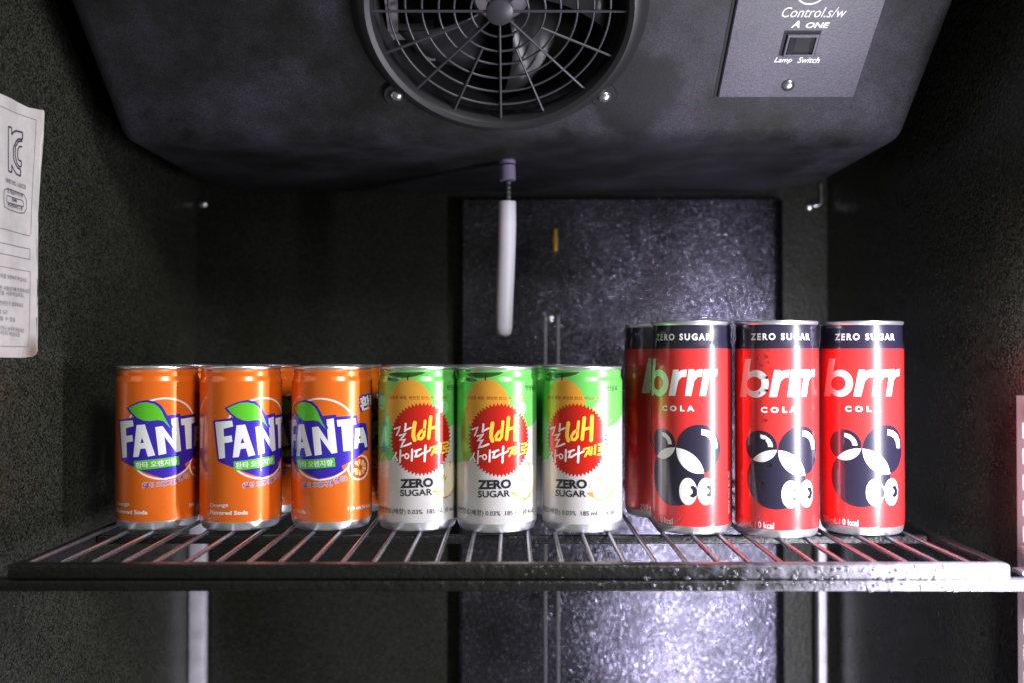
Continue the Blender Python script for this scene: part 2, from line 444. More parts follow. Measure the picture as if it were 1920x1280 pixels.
boxM(bm, MF, -.050, -.044, -.052, -.028, -.034, -.024); boxM(bm, MF, -.066, -.04, -.004, .002, -.04, -.03)
bm_obj('motor_bracket', bm, M_bracket, unit)
# control plate with switch
def slope_poly(pts): return [on_slope(*p) for p in pts]
bl = on_slope(1346, 184, .002); br = on_slope(1600, 183, .002); tl = on_slope(1381, 0, .002); tr = on_slope(1663, 0, .002)
X0 = (bl[0] + tl[0]) / 2; X1 = (br[0] + tr[0]) / 2; S0 = (bl[1] + br[1]) / 2; S1 = S0 + .15
sw0 = on_slope(1464, 104, .002); sw1 = on_slope(1537, 62, .002)
wx0, ws0, wx1, ws1 = sw0[0] + .0005, sw0[1], sw1[0] + .0, sw1[1]
MP = MW @ MS
def plate_frame(bm, x0, x1, s0, s1, hx0, hx1, hs0, hs1, zb, zt, bev):
    """rectangular slab with a rectangular hole"""
    b2 = bmesh.new(); o = [(x0, s0), (x1, s0), (x1, s1), (x0, s1)]; h = [(hx0, hs0), (hx1, hs0), (hx1, hs1), (hx0, hs1)]
    def ringv(p, z): return [b2.verts.new((x, y, z)) for x, y in p]
    ob, ot, hb, ht = ringv(o, zb), ringv([(x0 + bev, s0 + bev), (x1 - bev, s0 + bev), (x1 - bev, s1 - bev), (x0 + bev, s1 - bev)], zt), ringv(h, zb), ringv(h, zt)
    om = ringv(o, zt - bev)
    for i in range(4):
        j = (i + 1) % 4
        b2.faces.new((ob[i], ob[j], om[j], om[i])); b2.faces.new((om[i], om[j], ot[j], ot[i]))
        b2.faces.new((ot[i], ot[j], ht[j], ht[i])); b2.faces.new((ht[i], ht[j], hb[j], hb[i]))
    b2.transform(MP); me = bpy.data.meshes.new('t'); b2.to_mesh(me); b2.free(); bm.from_mesh(me); bpy.data.meshes.remove(me)
bm = bmesh.new(); plate_frame(bm, X0, X1, S0, S1, wx0, wx1, ws0, ws1, -.001, .0025, .0008)
plate = bm_obj('control_plate', bm, M_plate, unit)
bm = bmesh.new(); boxM(bm, MP, X0 - .0022, X0 + .0002, S0 - .0012, S1, -.0012, .0004); boxM(bm, MP, wx0 - .0022, wx1 + .0006, ws0, ws1 + .0018, .0018, .00265)
bm_obj('plate_gap', bm, M_hole, plate)
bm = bmesh.new(); plate_frame(bm, wx0 + .0001, wx1 - .0001, ws0 + .0001, ws1 - .0001, wx0 + .0018, wx1 - .0018, ws0 + .0018, ws1 - .0018, 0, .0045, .0005)
bm_obj('switch_frame', bm, M_plate, plate)
bm = bmesh.new(); xm = (wx0 + wx1) / 2
for (a, za, b, zb) in ((wx0 + .0019, .0052, xm, .0008), (xm, .0008, wx1 - .0019, .0034)):
    v = [bm.verts.new(MP @ Vector(q)) for q in ((a, ws0 + .0019, za), (b, ws0 + .0019, zb), (b, ws1 - .0019, zb), (a, ws1 - .0019, za))]
    w = [bm.verts.new(MP @ Vector(q)) for q in ((a, ws0 + .0019, -.001), (b, ws0 + .0019, -.001), (b, ws1 - .0019, -.001), (a, ws1 - .0019, -.001))]
    bm.faces.new(v)
    for i in range(4): bm.faces.new((v[i], v[(i + 1) % 4], w[(i + 1) % 4], w[i]))
bm_obj('rocker', bm, mat('black_rocker', (0.03, 0.03, 0.035), 0.2), plate)
X, S = on_slope(1478, 161, .003); bm_obj('screw', screw_bm(MP @ Matrix.Translation((X, S, .0024)), .0042), M_screw, plate, 60)
bm = bmesh.new()
text_on_slope(bm, 'Control.s/w', (1463, 29), (1583, 29), .0068, .00262, .0, .25)
text_on_slope(bm, 'A', (1481, 48.5), (1497, 48.5), .0048, .00262, .03, .25)
text_on_slope(bm, 'ONE', (1508, 49), (1552, 49), .0039, .00262, .03, .2)
text_on_slope(bm, 'Lamp', (1449, 116), (1482, 116), .0046, .00262, .02, .25)
text_on_slope(bm, 'Switch', (1493, 114.5), (1534, 114.5), .0043, .00262, .02, .25)
cx, cs = on_slope(1522, -22)          # lower edge of the round dial mark above
for k in range(40):
    a0, a1 = 2 * pi * k / 40, 2 * pi * (k + 1) / 40
    bm.faces.new([bm.verts.new((cx + rr * cos(a), cs + rr * sin(a), .00262)) for rr, a in ((.0085, a0), (.0095, a0), (.0095, a1), (.0085, a1))])
bm.transform(MP); bm_obj('lettering', bm, M_ink, plate)

# ------------------------------------------------------------------ drain tube
M_tube = mat('white_silicone', (0.50, 0.485, 0.55), 0.4); bsdf(M_tube).inputs['Subsurface Weight'].default_value = .15
DT = .70
p0 = at_depth(951, 283, DT)
drain = thing('drain_tube', 'white rubber drain tube hanging from the cooling unit', 'tube', tuple(p0))
def dl(px, py): q = at_depth(px, py, DT); return (q.x - p0.x, 0, q.z - p0.z)
bm = bmesh.new(); tube(bm, [dl(951, 280), dl(951, 308)], .0064, 20); tube(bm, [dl(951, 312), dl(952, 339)], .0062, 20)
bm_obj('nozzle', bm, mat('violet_grey_nozzle', (0.22, 0.19, 0.30), 0.4), drain, 50)
bm = bmesh.new()
tube(bm, [dl(953, 335), dl(952.5, 384)], .0013, 8)
for k in range(5):
    c = dl(953, 343 + k * 9); bmesh.ops.create_uvsphere(bm, u_segments=12, v_segments=8, radius=.0022, matrix=Matrix.Translation(c))
bm_obj('bead_chain', bm, mat('dull_chain', (0.10, 0.11, 0.12), .35, .5), drain, 60)
bm = bmesh.new()
path = [(951, 379), (951, 420), (950, 470), (948, 520), (946, 570), (945, 615), (944.5, 626), (944.5, 630.5), (944.5, 633)]
tube(bm, [dl(*q) for q in path], 0, 24, radii=[.0067, .0068, .0067, .0067, .0066, .0063, .0056, .0040, .0018])
bm_obj('tube_body', bm, M_tube, drain, 50)

# ------------------------------------------------------------------ notice sheet on the left wall
def on_left(px, py):
    r = ray(px, py); t = -HW / r.x
    return (r.y * t, CAMZ + r.z * t)      # depth, z
def paper_mat():
    m = mat('off_white_paper', (0.62, 0.56, 0.55), 0.55)
    n = noise(m, 70, 4, 0.6); r = ramp(m, n.outputs[0], [(0.35, (0.43, 0.41, 0.405)), (0.6, (0.52, 0.49, 0.485))])
    # brown stain at the lower corner
    sub = nd(m, 'ShaderNodeVectorMath', operation='SUBTRACT'); lk(m, coords(m), sub.inputs[0]); sub.inputs[1].default_value = (0, STX[0], STX[1])
    ln = nd(m, 'ShaderNodeVectorMath', operation='LENGTH'); lk(m, sub.outputs[0], ln.inputs[0])
    r2 = ramp(m, ln.outputs['Value'], [(0.002, (0.35, 0.25, 0.18)), (0.012, (1, 1, 1))])
    mx = nd(m, 'ShaderNodeMix', data_type='RGBA', blend_type='MULTIPLY'); mx.inputs[0].default_value = 1
    lk(m, r.outputs[0], mx.inputs[6]); lk(m, r2.outputs[0], mx.inputs[7]); lk(m, mx.outputs[2], bsdf(m).inputs['Base Color'])
    return m
edge = [(-30, 166), (0, 178), (20, 186), (48, 202), (66, 206), (76, 207), (78, 210), (78, 216), (75, 260), (71, 320), (68, 390), (64, 430), (61, 470), (60, 530), (60, 600), (62, 630), (66, 648), (67, 656), (64, 664), (58, 668), (40, 669.5), (0, 669), (-30, 668)]
ep = [on_left(*q) for q in edge]
y_in = ep[0][0] - .02
base = (ep[10][0], ep[-2][1])
STX = (on_left(59, 660)[0] - base[0], on_left(59, 660)[1] - base[1])
M_paper = paper_mat()
sheet = thing('notice_sheet', 'curling printed paper notice stuck on the left wall', 'notice', (-HW, base[0], base[1]))
def wob(y, z): return .0012 + .0007 * sin(y * 140 + z * 12) + .0004 * sin(z * 55 + y * 60)
bm = bmesh.new()
pl = [(y_in, ep[0][1])] + ep + [(y_in, ep[-1][1])]
pl2 = [Vector((a - base[0], b - base[1], 0)) for a, b in pl]
vv = [bm.verts.new((0, p.x, p.y)) for p in pl2]; bm.faces.new(vv)
bmesh.ops.triangulate(bm, faces=bm.faces[:])
ys = [p.x for p in pl2]; zs = [p.y for p in pl2]
k = min(ys)
while k < max(ys):
    bmesh.ops.bisect_plane(bm, geom=bm.verts[:] + bm.edges[:] + bm.faces[:], plane_co=(0, k, 0), plane_no=(0, 1, 0)); k += .004
k = min(zs)
while k < max(zs):
    bmesh.ops.bisect_plane(bm, geom=bm.verts[:] + bm.edges[:] + bm.faces[:], plane_co=(0, 0, k), plane_no=(0, 0, 1)); k += .012
for v in bm.verts: v.co.x = wob(v.co.y, v.co.z)
bmesh.ops.recalc_face_normals(bm, faces=bm.faces[:])
bm_obj('paper', bm, M_paper, sheet, 180)
M_pink = mat('dark_ink', (0.03, 0.028, 0.05), 0.6); M_ginkl = mat('grey_ink', (0.16, 0.15, 0.17), 0.6)
def ln_bm(bm, pts, w, mi=0, closed=False):
    P = [Vector(on_left(*q)) - Vector(base) for q in pts]
    if closed: P.append(P[0])
    for a, b in zip(P, P[1:]):
        d = (b - a); n = max(1, int(d.length / .004)); nn = Vector((-d.y, d.x)).normalized() * w / 2
        for i in range(n):
            p, q = a + d * i / n, a + d * (i + 1) / n
            f = bm.faces.new([bm.verts.new((wob(c.x, c.y) + .00012 + mi * .00001, c.x, c.y)) for c in (p - nn, q - nn, q + nn, p + nn)]); f.material_index = mi
bm = bmesh.new()
ln_bm(bm, [(-25, 195), (0, 201), (61, 226), (55, 440)], .0004, 1); ln_bm(bm, [(54, 443), (-25, 424)], .0005, 1)
ln_bm(bm, [(-25, 452), (0, 457), (53, 467.5), (53, 487), (0, 477), (-25, 472)], .0005, 1)
ln_bm(bm, [(-25, 496), (0, 501), (53, 510), (52, 649), (0, 648), (-25, 647)], .0004, 1)
kc1 = [(13, 238), (20, 240), (20, 253), (24, 248), (29, 246), (40, 249), (40, 262), (33, 261), (29, 266), (24, 278), (24, 296), (27, 306), (33, 316), (38, 318), (38, 331), (30, 327), (24, 318), (20, 310), (20, 324), (12, 321)]
kc2 = [(40, 265), (33, 266), (28, 276), (27.5, 292), (31, 306), (35, 313), (39, 313), (39, 303), (34, 301), (32, 293), (32, 283), (35, 275), (40, 276)]
ln_bm(bm, kc1, .0011, 0, True); ln_bm(bm, kc2, .0010, 0)
oval = [(2, 356), (10, 354), (30, 360), (44, 366), (48, 376), (48, 392), (44, 400), (34, 400), (10, 393), (1, 388), (0, 370)]
ln_bm(bm, oval, .0005, 0, True); ln_bm(bm, [(7, 367), (40, 376), (43, 380), (43, 388), (8, 380), (6, 376)], .0005, 0, True)
def text_left(s, pa, pb, h, mi=0, bold=0.01):
    A = Vector(on_left(*pa)) - Vector(base); B = Vector(on_left(*pb)) - Vector(base)
    vs, fs = place_text(s, A, B, h, bold)
    vv = [bm.verts.new((wob(x, y) + .00016, x, y)) for x, y in vs]
    for f in fs:
        try: bm.faces.new([vv[i] for i in f]).material_index = mi
        except ValueError: pass
text_left('HH071002-16002B', (5, 342), (47, 356), .0028, 1)
text_left('전기용품안전인증', (8, 362), (42, 371), .0024); text_left('EMI', (19, 378), (30, 381), .0022); text_left('한국전자파연구원', (8, 388), (41, 396), .0024)
text_left('는 제품 뒤를 보관하지 마십시오', (-25, 518), (47, 531), .0028, 1, .006)
for s, y, e in (('의 안전한 사용설치에 주의하시오', 545, 52), ('여 제품을 사용하십시오.', 554, 42), ('시고 누전차단기 설치하시오', 573, 41), ('십시오', 590, 9), ('오작동될 수 있음', 602, 24), ('충격을 주거나 눕히지 마십시오', 620, 43), ('물을 뿌리지 마십시오', 629, 35)):
    text_left(s, (-25, y - 3), (e, y + (e + 25) * .12 - 3), .0027, 1, .006)
bmesh.ops.recalc_face_normals(bm, faces=bm.faces[:])
bm_obj('print', bm, [M_pink, M_ginkl], sheet)

# ------------------------------------------------------------------ wire shelf
def wire_mat():
    m = mat('dark_chrome_wire', (0.34, 0.34, 0.38), 0.2, 0.9); n = noise(m, 120, 3)
    mr = nd(m, 'ShaderNodeMapRange'); lk(m, n.outputs[0], mr.inputs[0]); mr.inputs[3].default_value = .12; mr.inputs[4].default_value = .38
    lk(m, mr.outputs[0], bsdf(m).inputs['Roughness']); return m
M_wire = wire_mat()
def rail_mat():
    """worn black-coated rail, wet and frosted towards its right end"""
    m = mat('worn_front_rail', (0.03, 0.03, 0.03), 0.3, spec=.3)
    co = coords(m); sp = nd(m, 'ShaderNodeSeparateXYZ'); lk(m, co, sp.inputs[0])
    mr = nd(m, 'ShaderNodeMapRange'); lk(m, sp.outputs[0], mr.inputs[0]); mr.inputs[1].default_value = .02; mr.inputs[2].default_value = .25
    mr.inputs[3].default_value = -.25; mr.inputs[4].default_value = .42
    n = noise(m, 85, 6, 0.62); ad = nd(m, 'ShaderNodeMath', operation='ADD'); lk(m, n.outputs[0], ad.inputs[0]); lk(m, mr.outputs[0], ad.inputs[1])
    r = ramp(m, ad.outputs[0], [(0.50, (0.014, 0.014, 0.014)), (0.58, (0.035, 0.034, 0.043)), (0.90, (0.12, 0.116, 0.145))])
    lk(m, r.outputs[0], bsdf(m).inputs['Base Color'])
    r2 = ramp(m, ad.outputs[0], [(0.5, (0.30,) * 3), (0.7, (0.55,) * 3)]); lk(m, r2.outputs[0], bsdf(m).inputs['Roughness'])
    b = noise(m, 260, 3, 0.6); nn = bump(m, b.outputs[0], 0.6, .0012); nn = bump(m, n.outputs[0], .7, .002, nn); lk(m, nn, bsdf(m).inputs['Normal'])
    return m
M_rail = rail_mat()
M_bar = mat('black_coated_bar', (0.012, 0.012, 0.013), 0.30, spec=.35)
_b = noise(M_bar, 420, 3, .6); lk(M_bar, bump(M_bar, _b.outputs[0], .8, .001), bsdf(M_bar).inputs['Normal'])
shelf = thing('wire_shelf', 'black framed chrome wire shelf holding all the drink cans', 'shelf', (0, .505, -.012))
def rel(p): return (p[0], p[1] - .505, p[2] + .012)
bm = bmesh.new()
box(bm, -.2725, .2690, -.009, -.0008, .0038, .0122, .0014)
box(bm, -.2930, .2930, -.0100, -.0002, -.0021, .0036, .0012)
# gnarled beads of frost / water along the right half
fr = bmesh.new()
for _ in range(220):
    x = .27 - abs(random.gauss(0, .10)); z = random.uniform(-.0015, .0115)
    if x < -.02 or (z > .0036 and x > .266): continue
    s = random.uniform(.0003, .0010)
    bmesh.ops.create_icosphere(fr, subdivisions=2, radius=1, matrix=Matrix.Translation((x, -.0090 if z > .0036 else -.0100, z)) @ Matrix.Diagonal((s * random.uniform(1, 2.6), s * .5, s, 1)))
bm_obj('front_rail', bm, M_rail, shelf, 50)
M_frost = mat('wet_frost_beads', (0.06, 0.058, 0.075), 0.15, 0, .8, .05)
ob = bm_obj('frost_beads', fr, M_frost, shelf, 180); ob['kind'] = 'stuff'
for name, x0, x1, y0, y1 in (('cross_bar', -.267, .267, .0850, .0905), ('rear_bar', -.267, .267, .330, .335)):
    bm = bmesh.new(); box(bm, x0, x1, y0, y1, .0036, .0091, .0012); bm_obj(name, bm, M_bar, shelf, 50)
for s in (-1, 1):
    bm = bmesh.new(); box(bm, s * .2700 - .0027, s * .2700 + .0027, 0, .3385, .0030, .0110, .0012); bm_obj('side_bar', bm, M_bar, shelf, 50)
proto = None
for k in range(-16, 15):
    x = .0102 + k * .01725
    if abs(x) > .266: continue
    if proto is None:
        bm = bmesh.new(); R = .00135
        tube(bm, [(0, -.0005, .0105), (0, .002, .0107), (0, .33, .0107)], R, 12); proto = bm_obj('wire', bm, M_wire, shelf, 60); w = proto
    else:
        w = proto.copy(); COL.objects.link(w); w.parent = shelf
    w.location = (x, 0, 0)
# right shelf clip on the slotted rail
t = thing('shelf_clip', 'small metal clip carrying the right end of the shelf', 'clip', (HW - .006, .512, -.012))
bm = bmesh.new(); box(bm, -.0035, -.0005, -.006, .006, .006, .018, .0006); box(bm, -.008, -.0005, -.006, .006, .0035, .0058, .0005)
bm_obj('clip_plate', bm, M_steel, t, 40)

# ------------------------------------------------------------------ cans
SEGD = 2.0                                    # facet width in degrees
class Can:
    def __init__(s, R, prof, X, D):
        s.R, s.prof, s.X, s.D = R, prof, X, D  # prof: (radius, height) from foot to neck top, in mm
        ns = []
        for i in range(len(prof)):
            a = prof[max(i - 1, 0)]; b = prof[min(i + 1, len(prof) - 1)]
            dr, dz = b[0] - a[0], b[1] - a[1]; l = sqrt(dr * dr + dz * dz) or 1
            ns.append((dz / l, -dr / l))
        s.ns = ns; s.bm_v = []; s.bm_n = []; s.faces = []; s.mi = []; s.count = 0; s.mats = []
    def rn(s, v):
        p = s.prof
        if v <= p[0][1]: return p[0][0], s.ns[0]
        for i in range(len(p) - 1):
            if v <= p[i + 1][1] + 1e-9:
                d = p[i + 1][1] - p[i][1]; t = (v - p[i][1]) / d if d > 1e-9 else 0
                return p[i][0] + (p[i + 1][0] - p[i][0]) * t, (s.ns[i][0] * (1 - t) + s.ns[i + 1][0] * t, s.ns[i][1] * (1 - t) + s.ns[i + 1][1] * t)
        return p[-1][0], s.ns[-1]
    def wrap(s, u, v, off):
        th = math.degrees(u / s.R); g = (th / SEGD) - floor(th / SEGD + 1e-7); k = (g - .5) * SEGD
        r, n = s.rn(v)
        rr = r * cos(radians(SEGD / 2)) / cos(radians(k)) + off * n[0]; a = radians(th)
        s.bm_v.append((rr * sin(a) / 1000, -rr * cos(a) / 1000, (v + off * n[1]) / 1000))
        l = sqrt(n[0] ** 2 + n[1] ** 2)
        s.bm_n.append((n[0] / l * sin(a), -n[0] / l * cos(a), n[1] / l))
        return len(s.bm_v) - 1
    def m(s, mm):
        if mm not in s.mats: s.mats.append(mm)
        return s.mats.index(mm)
    def base(s, matfn):
        n = int(360 / SEGD); rows = []
        for r, v in s.prof: rows.append([s.wrap(radians(-180 + k * SEGD) * s.R, v, 0) for k in range(n)])
        for i in range(len(rows) - 1):
            mi = s.m(matfn((s.prof[i][1] + s.prof[i + 1][1]) / 2))
            for k in range(n):
                s.faces.append((rows[i][k], rows[i][(k + 1) % n], rows[i + 1][(k + 1) % n], rows[i + 1][k])); s.mi.append(mi)
        b = s.prof[0][0] - 2.2; inner = [s.wrap(radians(-180 + k * SEGD) * s.R, s.prof[0][1], 0) for k in range(n)]
        for k, i in enumerate(inner):
            a = radians(-180 + k * SEGD); s.bm_v[i] = (b * sin(a) / 1000, -b * cos(a) / 1000, .004); s.bm_n[i] = (0, 0, -1)
        mi = s.m(matfn(0))
        for k in range(n): s.faces.append((rows[0][(k + 1) % n], rows[0][k], inner[k], inner[(k + 1) % n])); s.mi.append(mi)
        s.faces.append(tuple(inner[::-1])); s.mi.append(mi)
    def flat(s, verts, faces, mm, off=None):
        """add a flat figure given in (u, v) mm, cut along the can's facets and wrapped on"""
        if off is None: s.count += 1; off = .05 + s.count * .0035
        bm = bmesh.new(); vv = [bm.verts.new((x, y, 0)) for x, y in verts]
        for f in faces:
            try: bm.faces.new([vv[i] for i in f])
            except ValueError: pass
        us = [x for x, y in verts]; vs = [y for x, y in verts]; st = radians(SEGD) * s.R
        k = math.ceil(min(us) / st)
        while k * st < max(us):
            bmesh.ops.bisect_plane(bm, geom=bm.verts[:] + bm.edges[:] + bm.faces[:], dist=1e-6, plane_co=(k * st, 0, 0), plane_no=(1, 0, 0)); k += 1
        for r, v in s.prof:
            if min(vs) < v < max(vs): bmesh.ops.bisect_plane(bm, geom=bm.verts[:] + bm.edges[:] + bm.faces[:], dist=1e-6, plane_co=(0, v, 0), plane_no=(0, 1, 0))
        bm.verts.ensure_lookup_table(); bm.verts.index_update()
        # a vertex sitting on a facet border belongs to either side: both give the same radius
        idx = {v.index: s.wrap(v.co.x, v.co.y, off) for v in bm.verts}; mi = s.m(mm)
        for f in bm.faces:
            ii = [idx[v.index] for v in f.verts]
            a = sum((f.verts[i].co.x * f.verts[(i + 1) % len(f.verts)].co.y - f.verts[(i + 1) % len(f.verts)].co.x * f.verts[i].co.y) for i in range(len(f.verts)))
            s.faces.append(tuple(ii if a > 0 else ii[::-1])); s.mi.append(mi)
        bm.free()
    def poly(s, loops, mm):
        if not isinstance(loops[0][0], (tuple, list)): loops = [loops]
        pts = [p for l in loops for p in l]
        tri = tessellate_polygon([[Vector((x, y, 0)) for x, y in l] for l in loops])
        s.flat(pts, tri, mm)
    def stroke(s, pts, w, mm):
        pts = [Vector(p) for p in pts]; hw = w / 2; L = []; Rr = []
        for i, p in enumerate(pts):
            d1 = (pts[i] - pts[i - 1]).normalized() if i > 0 else (pts[1] - pts[0]).normalized()
            d2 = (pts[i + 1] - pts[i]).normalized() if i < len(pts) - 1 else d1
            d = d1 + d2; d = d.normalized() if d.length > .3 else d1
            n = Vector((-d.y, d.x)); c = max(.55, d.dot(d1)); L.append(p + n * hw / c); Rr.append(p - n * hw / c)
        verts = []; faces = []
        for i in range(len(pts)): verts += [tuple(L[i]), tuple(Rr[i])]
        for i in range(len(pts) - 1): faces.append((2 * i, 2 * i + 1, 2 * i + 3, 2 * i + 2))
        for (p, d, a, b) in ((pts[0], (pts[0] - pts[1]).normalized(), 1, 0), (pts[-1], (pts[-1] - pts[-2]).normalized(), 2 * len(pts) - 2, 2 * len(pts) - 1)):
            n0 = len(verts); q = Vector(verts[a]) - p
            for k in range(1, 6):
                ang = -pi * k / 6; v = Vector((q.x * cos(ang) - q.y * sin(ang), q.x * sin(ang) + q.y * cos(ang)))
                verts.append(tuple(p + v))
            if (Vector(verts[n0 + 2]) - p).dot(d) < 0:
                verts[n0:] = []
                for k in range(1, 6):
                    ang = pi * k / 6; v = Vector((q.x * cos(ang) - q.y * sin(ang), q.x * sin(ang) + q.y * cos(ang))); verts.append(tuple(p + v))
            faces.append((a,) + tuple(range(n0, n0 + 5)) + (b,))
        s.flat(verts, faces, mm)
    def text(s, t, P0, P1, h, mm, bold=0.0, shear=0.0, sag=0.0, space=1.0):
        vs, fs = place_text(t, P0, P1, h, bold, space, shear, sag); s.flat(vs, fs, mm)
    def up(s, px, py, X=None, D=None, rot=0.0):
        """photo pixel -> (u, v) on the can standing at X, D"""
        X = s.X if X is None else X; D = s.D if D is None else D
        r = ray(px, py); R = s.R / 1000
        a = r.x ** 2 + r.y ** 2; b = -2 * (r.x * X + r.y * D); c = X * X + D * D - R * R
        q = b * b - 4 * a * c
        t = (-b - sqrt(q)) / (2 * a) if q > 0 else -b / (2 * a)
        x, y, z = r.x * t - X, r.y * t - D, CAMZ + r.z * t
        return ((atan2(x, -y) - radians(rot)) * s.R, z * 1000)
    def build(s, name):
        me = bpy.data.meshes.new(name); me.from_pydata(s.bm_v, [], s.faces)
        for m_ in s.mats: me.materials.append(m_)
        me.polygons.foreach_set('material_index', s.mi)
        for p in me.polygons: p.use_smooth = True
        me.normals_split_custom_set_from_vertices([Vector(n) for n in s.bm_n])
        me.update(); return me

def ink(name, col, metal=.35, rough=.30, coat=.8):
    m = mat(name, col, rough, metal, coat, .05); bsdf(m).inputs['Coat IOR'].default_value = 1.55
    return m
I_orange = ink('orange_ink', (0.90, 0.17, 0.012), .32)
I_blue = ink('violet_blue_ink', (0.045, 0.022, 0.50)); I_white = ink('white_ink', (0.80, 0.80, 0.82), .1)
I_green = ink('leaf_green_ink', (0.13, 0.66, 0.03)); I_yel = ink('yellow_ink', (0.90, 0.62, 0.06), .2)
I_red = ink('burst_red_ink', (0.56, 0.012, 0.006)); I_pwhite = ink('can_white_ink', (0.57, 0.555, 0.55), .2)
I_pgreen = ink('bright_green_ink', (0.15, 0.60, 0.12)); I_tan = ink('pear_skin_ink', (0.72, 0.34, 0.035)); I_dk = ink('near_black_ink', (0.016, 0.014, 0.024), .1)
I_olive = ink('dark_leaf_ink', (0.035, 0.10, 0.015)); I_cream = ink('cream_ink', (0.74, 0.68, 0.50), .1); I_rtext = ink('dark_red_ink', (0.40, 0.02, 0.01), .1)
I_cola = ink('cola_red_ink', (0.74, 0.036, 0.036), .35); I_black = ink('cola_black_ink', (0.016, 0.014, 0.032), .1)
I_lime = ink('lime_ink', (0.42, 0.62, 0.05)); I_bub = ink('pale_green_ink', (0.30, 0.72, 0.28))
M_alu = mat('brushed_aluminium', (0.86, 0.86, 0.92), 0.36, .9)
M_rim = mat('rim_aluminium', (0.82, 0.81, 0.88), 0.30, .9)

def ell(c, rx, ry, n=48, a0=0.0, a1=2 * pi):
    return [(c[0] + rx * cos(a0 + (a1 - a0) * k / n), c[1] + ry * sin(a0 + (a1 - a0) * k / n)) for k in range(n if a1 - a0 > 6.2 else n + 1)]
def clip(sub, cl):
    out = sub
    for i in range(len(cl)):
        A, B = cl[i], cl[(i + 1) % len(cl)]; inp = out; out = []
        side = lambda p: (B[0] - A[0]) * (p[1] - A[1]) - (B[1] - A[1]) * (p[0] - A[0])
        for j in range(len(inp)):
            P, Q = inp[j - 1], inp[j]; sp, sq = side(P), side(Q)
            if sp * sq < 0:
                t = sp / (sp - sq); out.append((P[0] + (Q[0] - P[0]) * t, P[1] + (Q[1] - P[1]) * t))
            if sq >= 0: out.append(Q)
    return out

SMALL = [(23.0, 0.0), (24.0, .25), (24.6, 1.0), (25.15, 2.4), (25.7, 4.0), (26.15, 5.2), (26.40, 6.0), (26.5, 7.5), (26.5, 95.2), (26.42, 96.2), (26.15, 97.2), (25.75, 98.2), (25.5, 99.2), (25.45, 100.0), (25.55, 100.8), (25.6, 101.6), (25.45, 102.6), (25.3, 103.4)]
TALL = [(23.4, 0.0), (24.1, .3), (24.7, 1.0), (25.1, 2.2), (25.5, 4.0), (25.85, 5.3), (26.0, 6.6), (26.0, 117.0), (25.95, 118.2), (25.8, 119.4), (25.55, 121.0), (25.3, 122.6), (25.2, 124.2), (25.22, 126.0), (25.35, 127.2), (25.4, 128.2), (25.25, 129.6), (25.1, 131.3)]

# ---- orange soda
fx, fd = -.1807, .613
fanta = Can(26.5, SMALL, fx, fd)
fanta.base(lambda v: M_alu if v < 6.0 else I_orange)
F3X, F3D, F3R = -.1203, .614, -52.8
A = lambda x, y: fanta.up(370 + x * .15625, 730 + y * .15625)
B = lambda x, y: fanta.up(540 + x * .1953125, 680 + y * .1953125, F3X, F3D, F3R)
Z = lambda x, y: fanta.up(200 + x * .28125, 660 + y * .28125)
Z2 = lambda x, y: fanta.up(520 + x * .28125, 660 + y * .28125, F3X, F3D, F3R)
rc = ((Z(1045, 297)[0] + B(305, 1125)[0]) / 2, (A(780, 88)[1] + A(680, 1080)[1]) / 2); rr = (A(780, 88)[1] - A(680, 1080)[1]) / 2
fanta.poly([ell(rc, rr + .0, rr, 96), ell(rc, rr - 1.25, rr - 1.15, 96)], I_white)
# orange slice
sc_ = B(690, 1000)
fanta.poly(ell(sc_, 9.6, 8.2), I_white); fanta.poly(ell(sc_, 8.4, 7.0), ink('slice_orange_ink', (0.85, 0.06, 0.005)))
for k in range(9):
    a = radians(200 + k * 36); c = (sc_[0] + 4.9 * cos(a), sc_[1] + 4.2 * sin(a)); d = Vector((cos(a), sin(a))); n_ = Vector((-d.y, d.x))
    pts = [Vector(c) - d * 3.2] + [Vector(c) + d * (1.2 * cos(q)) + n_ * (1.25 * sin(q)) for q in [radians(-90 + 20 * i) for i in range(10)]]
    fanta.poly([tuple(q) for q in pts], I_yel if k % 2 else I_cream)
blue = [A(190, 368), A(435, 333), A(470, 250), A(700, 150), A(815, 300), B(340, 506), B(460, 492), B(465, 514), B(665, 497), B(670, 575), B(728, 570), B(752, 585), B(766, 690), B(772, 800), B(765, 835),
        B(735, 838), B(690, 885), B(600, 945), B(515, 985), B(535, 1030), B(440, 1080), B(305, 1110), A(780, 1056), A(520, 968), A(430, 930), A(275, 870), A(245, 850)]
fanta.poly(blue, I_blue)
for L in ([A(215, 385), A(417, 368), A(430, 438), A(315, 466), A(320, 560), A(412, 546), A(422, 622), A(325, 638), A(333, 815), A(262, 828)],
          [[A(470, 425), A(575, 415), A(635, 600), A(695, 780), A(612, 800), A(583, 702), A(520, 708), A(497, 805), A(425, 812)], [A(540, 572), A(566, 634), A(520, 641)]],
          [B(230, 615), B(290, 606), B(384, 745), B(370, 540), B(438, 527), B(473, 858), B(420, 868), B(308, 712), B(326, 875), B(258, 887)],
          [B(468, 545), B(648, 528), B(655, 585), B(598, 596), B(603, 838), B(532, 845), B(512, 605), B(475, 608)],
          [[B(645, 625), B(720, 614), B(748, 700), B(762, 800), B(738, 808), B(728, 762), B(676, 768), B(668, 815), B(635, 822)], [B(672, 703), B(702, 703), B(686, 730)]]):
    fanta.poly(L, I_white)
fanta.poly([A(330, 215), A(420, 172), A(500, 140), A(600, 120), A(700, 140), A(760, 185), A(800, 260), A(830, 330), A(870, 440), A(855, 465), A(790, 395), A(740, 378), A(640, 392), A(560, 390), A(480, 360), A(410, 310), A(350, 250)], I_blue)
